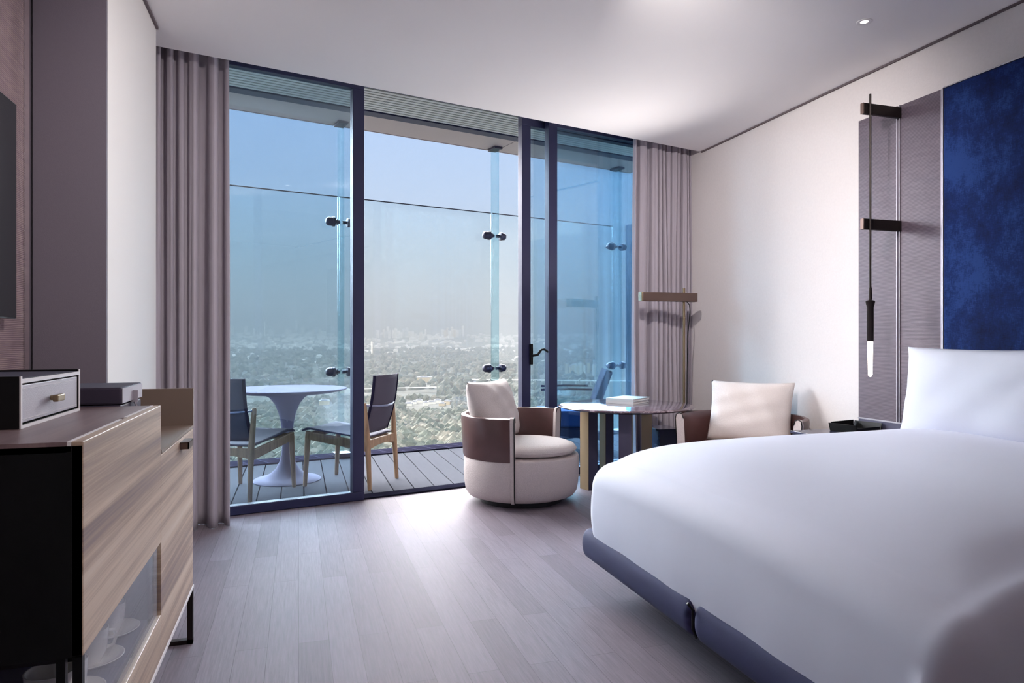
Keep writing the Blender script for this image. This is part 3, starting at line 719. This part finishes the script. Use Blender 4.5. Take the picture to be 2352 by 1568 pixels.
def pillow_mb(w, h, t, nu=34, nv=26, wr=.003, seed=0):
    """pillow standing in the local y-z plane, thickness along x, base at z=0"""
    r2 = random.Random(seed); p = [r2.uniform(0, 6) for _ in range(4)]
    m = MB()
    for sgn in (1, -1):
        def fn(u, v, sgn=sgn):
            a, b = u*2-1, v*2-1
            prof = max(0, (1-abs(a)**3.2))**.55 * max(0, (1-abs(b)**3.0))**.5
            pin = .035*(1-abs(a)**2)*0
            yy = a*w/2*(1 - .045*(1-abs(b))**1.2*0 - .05*(1-b*b)*abs(a)**3*-0 ) ; yy *= (1 - .06*(1-abs(b)**2))
            zz = b*h/2*(1 - .055*(1-abs(a)**2)) + h/2
            tt = t/2*prof + wr*math.sin(9*a+5*b+p[0])*prof + wr*.8*math.sin(4*a-11*b+p[1])*prof
            return (sgn*tt, yy, zz)
        m.grid(fn, nu, nv)
    return m
def weld(o):
    bm = bmesh.new(); bm.from_mesh(o.data); bmesh.ops.remove_doubles(bm, verts=bm.verts, dist=.0008); bmesh.ops.recalc_face_normals(bm, faces=bm.faces); bm.to_mesh(o.data); bm.free()
    for p in o.data.polygons: p.use_smooth = True
    return o
o = weld(obj('pillow', pillow_mb(.95, .47, .22, seed=4), M['pillow'], smooth=True, angle=180)); tag(o, 'large white pillow standing in front at the head of the bed', 'pillow', 'white bed pillows')
o.location = (3.12, 2.43, .655); o.rotation_euler = (0, R(8), R(2))
o = weld(obj('pillow', pillow_mb(.92, .40, .18, seed=5), M['pillow'], smooth=True, angle=180)); tag(o, 'white pillow behind, against the blue velvet headboard', 'pillow', 'white bed pillows')
o.location = (3.27, 2.47, .66); o.rotation_euler = (0, R(6), 0)

# ------------------------------------------------------------------ armchairs (local: faces +x)
def make_armchair():
    t = thing('armchair', '', 'armchair')
    obj('plinth', MB().lathe([(.30,0),(.30,.05),(.001,.05)], n=40), M['blackplinth'], t)
    prof = [(.001,.046),(.355,.046),(.385,.056),(.405,.085),(.415,.14),(.42,.22),(.42,.325),(.414,.338),(.39,.343),(.001,.343)]
    obj('drum_base', MB().lathe(prof, n=72), M['armfabric'], t, smooth=True)
    sh = [(.421,.332),(.425,.345),(.432,.48),(.440,.60),(.437,.624),(.418,.632),(.405,.629),(.398,.60),(.392,.48),(.388,.36),(.388,.345)]
    obj('leather_shell', MB().arc_shell(sh, 75, 285, 64), M['leather'], t, smooth=True, angle=50)
    for sg in (1, -1):
        a = 73.2*sg
        e = MB()
        strip = [(.378,.34),(.390,.60),(.400,.632),(.420,.640),(.440,.632),(.446,.60),(.432,.35),(.427,.22),(.421,.10),(.395,.050),(.37,.046),(.375,.34)]
        e.arc_shell(strip, a-1.9, a+1.9, 4)
        ed = obj('arm_edge', e, M['armfabric'], t, smooth=True, angle=50, bevel=.004)
        pp = []
        for r_, z in strip[1:10]: pp.append(((r_+.002)*math.cos(R(a-1.9*sg)), (r_+.002)*math.sin(R(a-1.9*sg)), z))
        obj('piping', MB().tube(pp, .0035, 6), M['black'], ed)
    def seat_pt():
        pr = [(.001,.352),(.30,.352),(.345,.358),(.362,.375),(.366,.392),(.350,.412),(.30,.430),(.18,.444),(.001,.448)]
        return MB().lathe(pr, c=(.028,0,0), n=60)
    sc = seat_pt()
    sc.v = [(x*1.03 if x > 0 else x*.92, y*.955, z) for x, y, z in sc.v]
    so = obj('seat_cushion', sc, M['cushion'], t, smooth=True, angle=60)
    obj('seat_piping', MB().tube([(((.366*math.cos(q*math.pi/36)) + .028)*(1.03 if math.cos(q*math.pi/36) > -.08 else .92), .366*math.sin(q*math.pi/36)*.955, .383) for q in range(-24, 25)], .004, 6), M['armfabric'], so)
    b = weld(obj('back_cushion', pillow_mb(.60, .45, .23, seed=9, wr=.004), M['cushion'], t, smooth=True, angle=180))
    b.location = (-.165, 0, .425); b.rotation_euler = (0, R(-16), 0)
    return t
ac = make_armchair(); ac['label'] = 'tub armchair with brown leather arms nearest the open doorway'; ac['group'] = 'leather and oatmeal tub armchairs'
ac.location = (1.555, 4.75, 0); ac.rotation_euler = (0, 0, R(-43))
dup(ac, (2.955, 4.08, 0), 219, 'tub armchair with cream cushion against the cream wall behind the bed', 'leather and oatmeal tub armchairs')

# ------------------------------------------------------------------ marble table, books, lamp, side tables
TX, TY = 2.45, 4.85
t = thing('round_table', 'round brown marble table with brass edged legs between the armchairs', 'table', (TX, TY, 0))
obj('tabletop', MB().lathe([(.001,.632),(.50,.632),(.522,.638),(.530,.645),(.522,.652),(.505,.656),(.001,.656)], n=72), M['marble'], t, smooth=True)
obj('top_support', MB().lathe([(.001,.612),(.36,.612),(.36,.632),(.001,.632)], n=40), M['blackplinth'], t)
def tleg(ang, rr, rot, w=.095):
    x, y = rr*math.cos(R(ang)), rr*math.sin(R(ang)); m = MB(); c, s = math.cos(R(rot)), math.sin(R(rot))
    h = w/2
    def P(a, b): return (x + a*c - b*s, y + a*s + b*c)
    l = obj('leg', m.prism([P(-h,-h), P(h,-h), P(h,h), P(-h,h)], 0, .612), M['panel_low'], t, bevel=.002)
    e = MB().prism([P(-h-.004,-h-.002), P(-h,-h-.002), P(-h,h+.002), P(-h-.004,h+.002)], .002, .611)
    obj('brass_face', e, M['brass'], l)
tleg(168, .29, 17); tleg(243, .29, 150); tleg(27, .29, 60, .08); tleg(95, .29, 10, .08)
for z, cv, lb, rz, dx in ((.6565, 'cover_w', 'white hardback book at the bottom on the marble table', 38, 0), (.6775, 'cover_b', 'pale blue-white hardback book on top of the white book', 36, .004)):
    t = thing('book', lb, 'book', (2.545+dx, 5.00, z), rz, 'books on the marble table')
    obj('pages', MB().box(-.148, .146, -.116, .116, .0025, .0175), M['page'], t)
    obj('cover', MB().box(-.152, .152, -.12, .12, 0, .0025).box(-.152, .152, -.12, .12, .0175, .020).box(-.152, -.149, -.12, .12, .0025, .0175), M[cv], t)

LPX, LPY = 3.10, 5.06
t = thing('floor_lamp', 'slim bronze floor lamp with a horizontal bar shade in the corner', 'lamp', (LPX, LPY, 0))
obj('base', MB().lathe([(.001,0),(.13,0),(.13,.014),(.12,.018),(.001,.018)], n=36), M['bronze_l'], t, smooth=True)
obj('pole', MB().tube([(0,0,.018),(0,0,1.60)], .011, 12), M['brass'], t, smooth=True)
obj('bar_shade', MB().box(-.40, .115, -.028, .028, 1.485, 1.558), M['bronze_l'], t, bevel=.003)
obj('end_cap', MB().box(-.412, -.40, -.03, .03, 1.483, 1.560), M['brass'], t, bevel=.002)
obj('cord', MB().tube([(.02,-.01,1.485),(.045,-.012,1.46),(.05,-.012,1.40),(.03,-.012,1.2),(.022,-.012,.9),(.018,-.012,.3),(.018,-.012,.02)], .004, 6), M['black'], t, smooth=True)

ul = bpy.data.lights.new('ceiling_fill', 'SPOT'); ul.energy = 62; ul.color = (1.0, .95, .93); ul.spot_size = R(122); ul.spot_blend = 1.0; ul.shadow_soft_size = .01  # upward spot added to brighten the ceiling, no known part of the lamp
ulo = bpy.data.objects.new('ceiling_fill', ul); COL.objects.link(ulo); ulo.parent = t; ulo.location = (-.20, -.04, 1.60)
ulo.rotation_euler = Vector((-2.4, -1.1, 1.7)).to_track_quat('-Z', 'Y').to_euler()

t = thing('side_table', 'low dark cube side table beside the floor lamp', 'table', (2.88, 5.04, 0))
obj('top', MB().box(-.10,.10,-.13,.13,.425,.44), M['night'], t, bevel=.002)
obj('body', MB().box(-.09,.09,-.12,.12,.0,.425), M['partition'] if False else M['night'], t)

t = thing('nightstand', 'dark blue lacquer nightstand between the bed and the wall-side armchair', 'nightstand', (3.16, 3.30, 0))
obj('top', MB().box(-.26,.255,-.24,.215,.585,.60), M['night'], t, bevel=.002)
obj('body', MB().box(-.25,.25,-.23,.205,.10,.585), M['night'], t)
d = obj('drawer', MB().box(-.255,-.25,-.22,.195,.36,.575), M['night'], t); obj('knob', MB().tube([(-.275,-.01,.47),(-.255,-.01,.47)], .01, 10), M['brass'], d)
for sx, sy in ((-1,-1),(1,-1),(1,1),(-1,1)): obj('leg', MB().box(sx*.22-.015, sx*.22+.015, sy*.19-.015, sy*.19+.015, 0, .10), M['bronze'], t)
t = thing('valet_tray', 'black leather tray with raised flaps on the nightstand', 'tray', (3.26, 3.37, .601), 12)
obj('tray_base', MB().box(-.11,.11,-.09,.09,0,.008), M['black'], t)
for a in (-1, 1):
    w_ = MB().add([(a*.11,-.09,0),(a*.11,.09,0),(a*.125,.09,.05),(a*.125,-.09,.05),(a*.116,-.09,0),(a*.116,.09,0),(a*.131,.09,.05),(a*.131,-.09,.05)],[(0,1,2,3),(7,6,5,4),(0,4,5,1),(1,5,6,2),(2,6,7,3),(3,7,4,0)])
    obj('side_flap', w_, M['black'], t)
obj('end_flap', MB().box(-.11,.11,.085,.09,.008,.055), M['black'], t)
obj('end_flap', MB().box(-.11,.11,-.09,-.085,.008,.03), M['black'], t)

# ------------------------------------------------------------------ landscape
# viewing azimuth: the terrain is laid out in the direction the windows face
AZ = math.atan2(SA*0+.0, 1)
def ground(d):
    xs = [0, 300, 650, 1100, 1500, 2000, 2800, 4000, 5000, 6200, 7500, 9000, 16000]
    zs = [-130, -124, -117, -124, -124, -120, -100, -62, -20, 48, 90, 110, 140]
    return np.interp(d, xs, zs)
def far_z(x, y):
    d = np.hypot(x, y); az = np.arctan2(x, y)
    z = ground(d) + 5*np.sin(x*.011)*np.sin(y*.009+1)*np.clip(d/1500, 0, 1.5)
    hill = np.clip((d-7200)/3000, 0, 1)
    hh = 150 + 130*np.exp(-((az-.09)/.06)**2) + 150*np.exp(-((az+.47)/.10)**2) + 60*np.sin(az*21+1) + 90*np.exp(-((az-.30)/.09)**2) + 25*np.sin(az*53)
    return z + hill**1.5*np.maximum(hh, 40)
na, nd = 260, 170
azs = np.linspace(-.95, .95, na); ds = np.concatenate([np.linspace(90, 2200, 80), np.linspace(2250, 11500, nd-80)])
AA, DD = np.meshgrid(azs, ds); XX = np.sin(AA)*DD; YY = np.cos(AA)*DD; ZZ = far_z(XX, YY)
me = MB().add(np.stack([XX.ravel(), YY.ravel(), ZZ.ravel()], 1), [(j*na+i, j*na+i+1, (j+1)*na+i+1, (j+1)*na+i) for j in range(nd-1) for i in range(na-1)])
k = NT('wooded_valley_ground'); v = k.coord((1,1,1)); n1 = k.noise(v, .004, 6, .65); n2 = k.noise(v, .05, 5, .7)
f_ = k.n('ShaderNodeMath', operation='MULTIPLY_ADD'); k.l(n2, f_.inputs[0]); f_.inputs[1].default_value = .5; k.l(n1, f_.inputs[2])
GROUND = k.bsdf(k.ramp(f_.outputs[0], [(.45, lin('#3c4a48')), (.62, lin('#565e58')), (.78, lin('#6e6c62')), (.95, lin('#8a867e'))]), .95, 0, .1)
o = struct('ground_valley', me, GROUND, smooth=True, angle=180, label='wooded valley floor rising to hazy hills')

def azd(px):   # image column -> azimuth, used once to lay out the skyline around the compass
    return math.atan((px-1176)/1568) + math.atan(490/1568)
CLEARINGS = [(480, 1012, 1470, 1760), (925, 1040, 1215, 1440), (950, 1002, 1850, 2080), (1294, 1376, 2200, 2520), (725, 765, 1240, 1400)]
# forest canopy: lumpy crowns, uncountable
ico = bmesh.new(); bmesh.ops.create_icosphere(ico, subdivisions=1, radius=1.0); iv = np.array([v.co[:] for v in ico.verts]); ifc = [tuple(v.index for v in f.verts) for f in ico.faces]; ico.free()
def canopy(name, n, d0, d1, r0, r1, m, label, a0=-.42, a1=.42, pw=1.0):
    az = rng.uniform(a0, a1, n); d = d0 + (d1-d0)*rng.random(n)**pw
    for ca, cb, da, db in CLEARINGS:          # open ground around the roads and buildings
        keep = ~((az > azd(ca)) & (az < azd(cb)) & (d > da) & (d < db)); az = az[keep]; d = d[keep]
    n = len(az)
    x = np.sin(az)*d; y = np.cos(az)*d; z = far_z(x, y); r = rng.uniform(r0, r1, n)
    V = (iv[None] * rng.uniform(.75, 1.25, (n, len(iv), 1))) * r[:, None, None] * np.array([1, 1, 1.05]) + np.stack([x, y, z + r*.55], 1)[:, None, :]
    F = [tuple(i + q*len(iv) for i in f) for q in range(n) for f in ifc]
    me = bpy.data.meshes.new(name); me.from_pydata(V.reshape(-1, 3).tolist(), [], F); me.materials.append(m)
    o = bpy.data.objects.new(name, me); COL.objects.link(o); tag(o, label, 'trees', None, 'stuff'); return o
k = NT('mixed_tree_canopy'); v = k.coord((1,1,1)); n1 = k.noise(v, .035, 3, .5); n2 = k.noise(v, .5, 3, .6)
f_ = k.n('ShaderNodeMath', operation='MULTIPLY_ADD'); k.l(n2, f_.inputs[0]); f_.inputs[1].default_value = .4; k.l(n1, f_.inputs[2])
TREE = k.bsdf(k.ramp(f_.outputs[0], [(.5, lin('#4a534a')), (.66, lin('#686c5e')), (.78, lin('#807c6e')), (.92, lin('#938a7a'))]), .95, 0, .1)
canopy('forest_canopy', 9000, 330, 1500, 4.5, 9, TREE, 'dense green and tan tree crowns below the balcony', -.50, .42, .8)
canopy('distant_woods', 6500, 1500, 4300, 7, 15, TREE, 'darker woods spread across the middle of the valley', -.50, .42, 1.0)

# distant buildings
WALLS = [mat('pale_concrete_facade', '#d8cfc0', .8, var=.08, scale=.05), mat('white_facade', '#ece6dc', .8, var=.05, scale=.05), mat('grey_facade', '#a8a8b0', .8, var=.08, scale=.05), mat('sand_facade', '#cdb898', .8, var=.06, scale=.05)]
k = NT('banded_tower_facade'); sp = k.n('ShaderNodeSeparateXYZ'); k.l(k.coord(), sp.inputs[0]); q_ = k.n('ShaderNodeMath', operation='MULTIPLY'); k.l(sp.outputs[2], q_.inputs[0]); q_.inputs[1].default_value = 1.2
sn_ = k.n('ShaderNodeMath', operation='SINE'); k.l(q_.outputs[0], sn_.inputs[0]); BAND = k.bsdf(k.ramp(sn_.outputs[0], [(.3, lin('#9aa0a8')), (.6, lin('#e4dccf'))]), .7)
WALLS.append(BAND)
def building(px, d, w, h, dp, label, group, wm=0, cat='building', name='building', twist=0):
    az = azd(px); x, y = math.sin(az)*d, math.cos(az)*d; z = float(far_z(np.array(x), np.array(y)))
    t = thing(name, label, cat, (x, y, z-2), -math.degrees(az) + twist, group)
    b = MB().box(-w/2, w/2, -dp/2, dp/2, 0, h+2)
    obj('facade', b, WALLS[wm], t)
    rf = MB().box(-w*.3, w*.25, -dp*.3, dp*.3, h+2, h+2+max(2.0, h*.06)).box(-w/2-.3, w/2+.3, -dp/2-.3, dp/2+.3, h+1.2, h+2.2)
    obj('roof', rf, WALLS[2], t)
    return t
r3 = random.Random(5)
G1 = 'skyline towers through the left window'; L1 = 'hazy pale tower block in the skyline through the left window'
building(608, 6100, 11, 118, 12, 'slender lone white tower on the left of the skyline', None, 1, name='tower')
building(681, 6300, 16, 150, 14, 'tallest hazy tower in the skyline through the left window', None, 4, name='tower')
for px in [532, 541, 553, 566, 583, 597, 622, 640, 656, 660, 665, 671, 690, 697, 704, 712, 720, 727, 735, 744, 756, 765, 780, 790]:
    building(px + r3.uniform(-2, 2), r3.uniform(5700, 6500), r3.uniform(14, 38), r3.uniform(30, 84), 18, L1, G1, r3.choice([0, 1, 2, 4]), name='tower', twist=r3.uniform(-30, 30))
G2 = 'bright towers left of centre in the doorway skyline'; L2 = 'pale tower in the wide bright cluster seen through the open doorway'
for px in [868, 882, 887, 891, 896, 903, 909, 915, 921, 928, 935, 941, 948, 955, 967, 972, 977]:
    building(px, r3.uniform(5600, 6200), r3.uniform(14, 26), r3.uniform(42, 92), 16, L2, G2, r3.choice([0, 1, 1, 4]), name='tower', twist=r3.uniform(-25, 25))
G3 = 'bright towers right of centre in the doorway skyline'; L3 = 'pale tower in the compact cluster left of the glass fin in the doorway'
for px in [1016, 1022, 1028, 1033, 1038, 1044, 1049, 1053, 1058, 1063]:
    building(px, r3.uniform(5600, 6200), r3.uniform(14, 26), r3.uniform(40, 100), 16, L3, G3, r3.choice([0, 1, 3, 4]), name='tower', twist=r3.uniform(-25, 25))
G4 = 'apartment blocks below the skyline through the right window'; L4 = 'cream apartment block on the slope seen through the right window'
for q, px in enumerate([1302, 1309, 1315, 1321, 1327, 1334, 1342, 1352, 1366]):
    building(px, 2340 + 45*(q % 4), r3.uniform(9, 16), r3.uniform(26, 46), 12, L4, G4, r3.choice([0, 3, 1]), name='apartment_block', twist=r3.uniform(-30, 30))
building(975, 2050, 46, 16, 30, 'wide sandy low building alone in the woods beyond the doorway', None, 3)
building(613, 1720, 17, 15, 14, 'white block beside the road seen over the left sling chair', None, 1)
building(588, 1730, 30, 5, 12, 'long low white hall left of the white block', None, 1)
building(642, 1730, 30, 7, 14, 'long grey hall right of the white block', None, 2)
for q, px in enumerate([676, 688, 700, 716, 735, 752, 770, 786, 798]):
    building(px, 1690 + 28*(q % 3), r3.uniform(7, 16), r3.uniform(6, 13), 12, 'small white roadside building above the pedestal table', 'roadside buildings above the pedestal table', r3.choice([0, 1, 3]), twist=r3.uniform(-20, 20))
for q, px in enumerate([938, 952, 963, 978, 990, 1005, 1016, 1028]):
    building(px, 1335 + 30*(q % 3), r3.uniform(8, 18), r3.uniform(5, 8), 12, 'low white building in the clearing beyond the right sling chair', 'low buildings in the clearing', r3.choice([1, 1, 3]), twist=r3.uniform(-20, 20))
building(745, 1380, 20, 9, 12, 'sandy block just under the pedestal tabletop edge', None, 3)
for px in [950, 966, 985, 1078, 1092]:
    building(px, r3.uniform(1780, 1850), r3.uniform(8, 18), r3.uniform(5, 10), 12, 'small pale building along the road beyond the doorway', 'small buildings along the road beyond the doorway', 1, twist=r3.uniform(-20, 20))
# viaduct
t = thing('viaduct', 'thin pale elevated road crossing the woods beyond the doorway', 'bridge', (0, 0, 0))
pA = Vector((math.sin(azd(1062))*1900, math.cos(azd(1062))*1900, -104)); pB = Vector((math.sin(azd(1480))*1700, math.cos(azd(1480))*1700, -96))
obj('road_deck', MB().bar(pA, pB, 12, 2.2), WALLS[1], t)
for q in range(13):
    p = pA.lerp(pB, (q+.5)/13); obj('pier', MB().box(p.x-1.5, p.x+1.5, p.y-1.5, p.y+1.5, float(far_z(np.array(p.x), np.array(p.y)))-3, p.z-1), WALLS[0], t)
rd = MB()
pts = [(a, 1655 + 25*math.sin(a*9)) for a in np.linspace(azd(480), azd(1010), 60)]
vv = []
for a, d in pts:
    for w in (-5, 5):
        x, y = math.sin(a)*(d+w*1.3), math.cos(a)*(d+w*1.3); vv.append((x, y, float(far_z(np.array(x), np.array(y)))+12))
tag(obj('road', rd.add(vv, [(2*i, 2*i+1, 2*i+3, 2*i+2) for i in range(59)]), WALLS[1], solid=1.0), 'pale road running level across the valley behind the balcony table', 'road')
# scattered suburb houses: beyond counting
def houses(n):
    V = []; F = []
    cl = [(rng.uniform(-.42, .42), rng.uniform(3100, 6300)) for _ in range(70)]
    for q in range(n):
        if q % 3: c = cl[rng.integers(len(cl))]; az = c[0] + rng.normal(0, .018); d = c[1] + rng.normal(0, 130)
        else: az = rng.uniform(-.45, .42); d = rng.uniform(4300, 6600)
        x, y = math.sin(az)*d, math.cos(az)*d; z = float(far_z(np.array(x), np.array(y))); w, p, h = rng.uniform(6, 18), rng.uniform(6, 12), rng.uniform(6, 15) * (1.3 if d > 5000 else 1)
        b = len(V); V += [(x-w,y-p,z),(x+w,y-p,z),(x+w,y+p,z),(x-w,y+p,z),(x-w,y-p,z+h),(x+w,y-p,z+h),(x+w*.5,y,z+h*1.35),(x-w*.5,y,z+h*1.35),(x+w,y+p,z+h),(x-w,y+p,z+h)]
        F += [(b,b+1,b+5,b+4),(b+1,b+2,b+8,b+5),(b+2,b+3,b+9,b+8),(b+3,b,b+4,b+9),(b+4,b+5,b+6,b+7),(b+5,b+8,b+6),(b+8,b+9,b+7,b+6),(b+9,b+4,b+7)]
    return MB().add(V, F)
o = obj('suburb_houses', houses(1000), WALLS[1]); tag(o, 'tiny white houses sprinkled over the far valley', 'houses', None, 'stuff')

# haze over the valley
HZ_D, HZ_A = .00044, .212        # extinction per metre, share of it that scatters
k = NT('valley_haze'); vs_ = k.n('ShaderNodeVolumeScatter'); vs_.inputs['Color'].default_value = (.93, .965, 1.0, 1); vs_.inputs['Density'].default_value = HZ_D*HZ_A; vs_.inputs['Anisotropy'].default_value = 0.0
va_ = k.n('ShaderNodeVolumeAbsorption'); va_.inputs['Color'].default_value = (0, 0, 0, 1); va_.inputs['Density'].default_value = HZ_D*(1-HZ_A)
ad_ = k.n('ShaderNodeAddShader'); k.l(vs_.outputs[0], ad_.inputs[0]); k.l(va_.outputs[0], ad_.inputs[1]); k.l(ad_.outputs[0], k.out.inputs['Volume'])
hz = obj('haze', MB().box(-9500, 9500, 160, 13500, -220, 330), k.m)
tag(hz, 'pale haze lying over the valley and hills', 'haze', None, 'stuff')
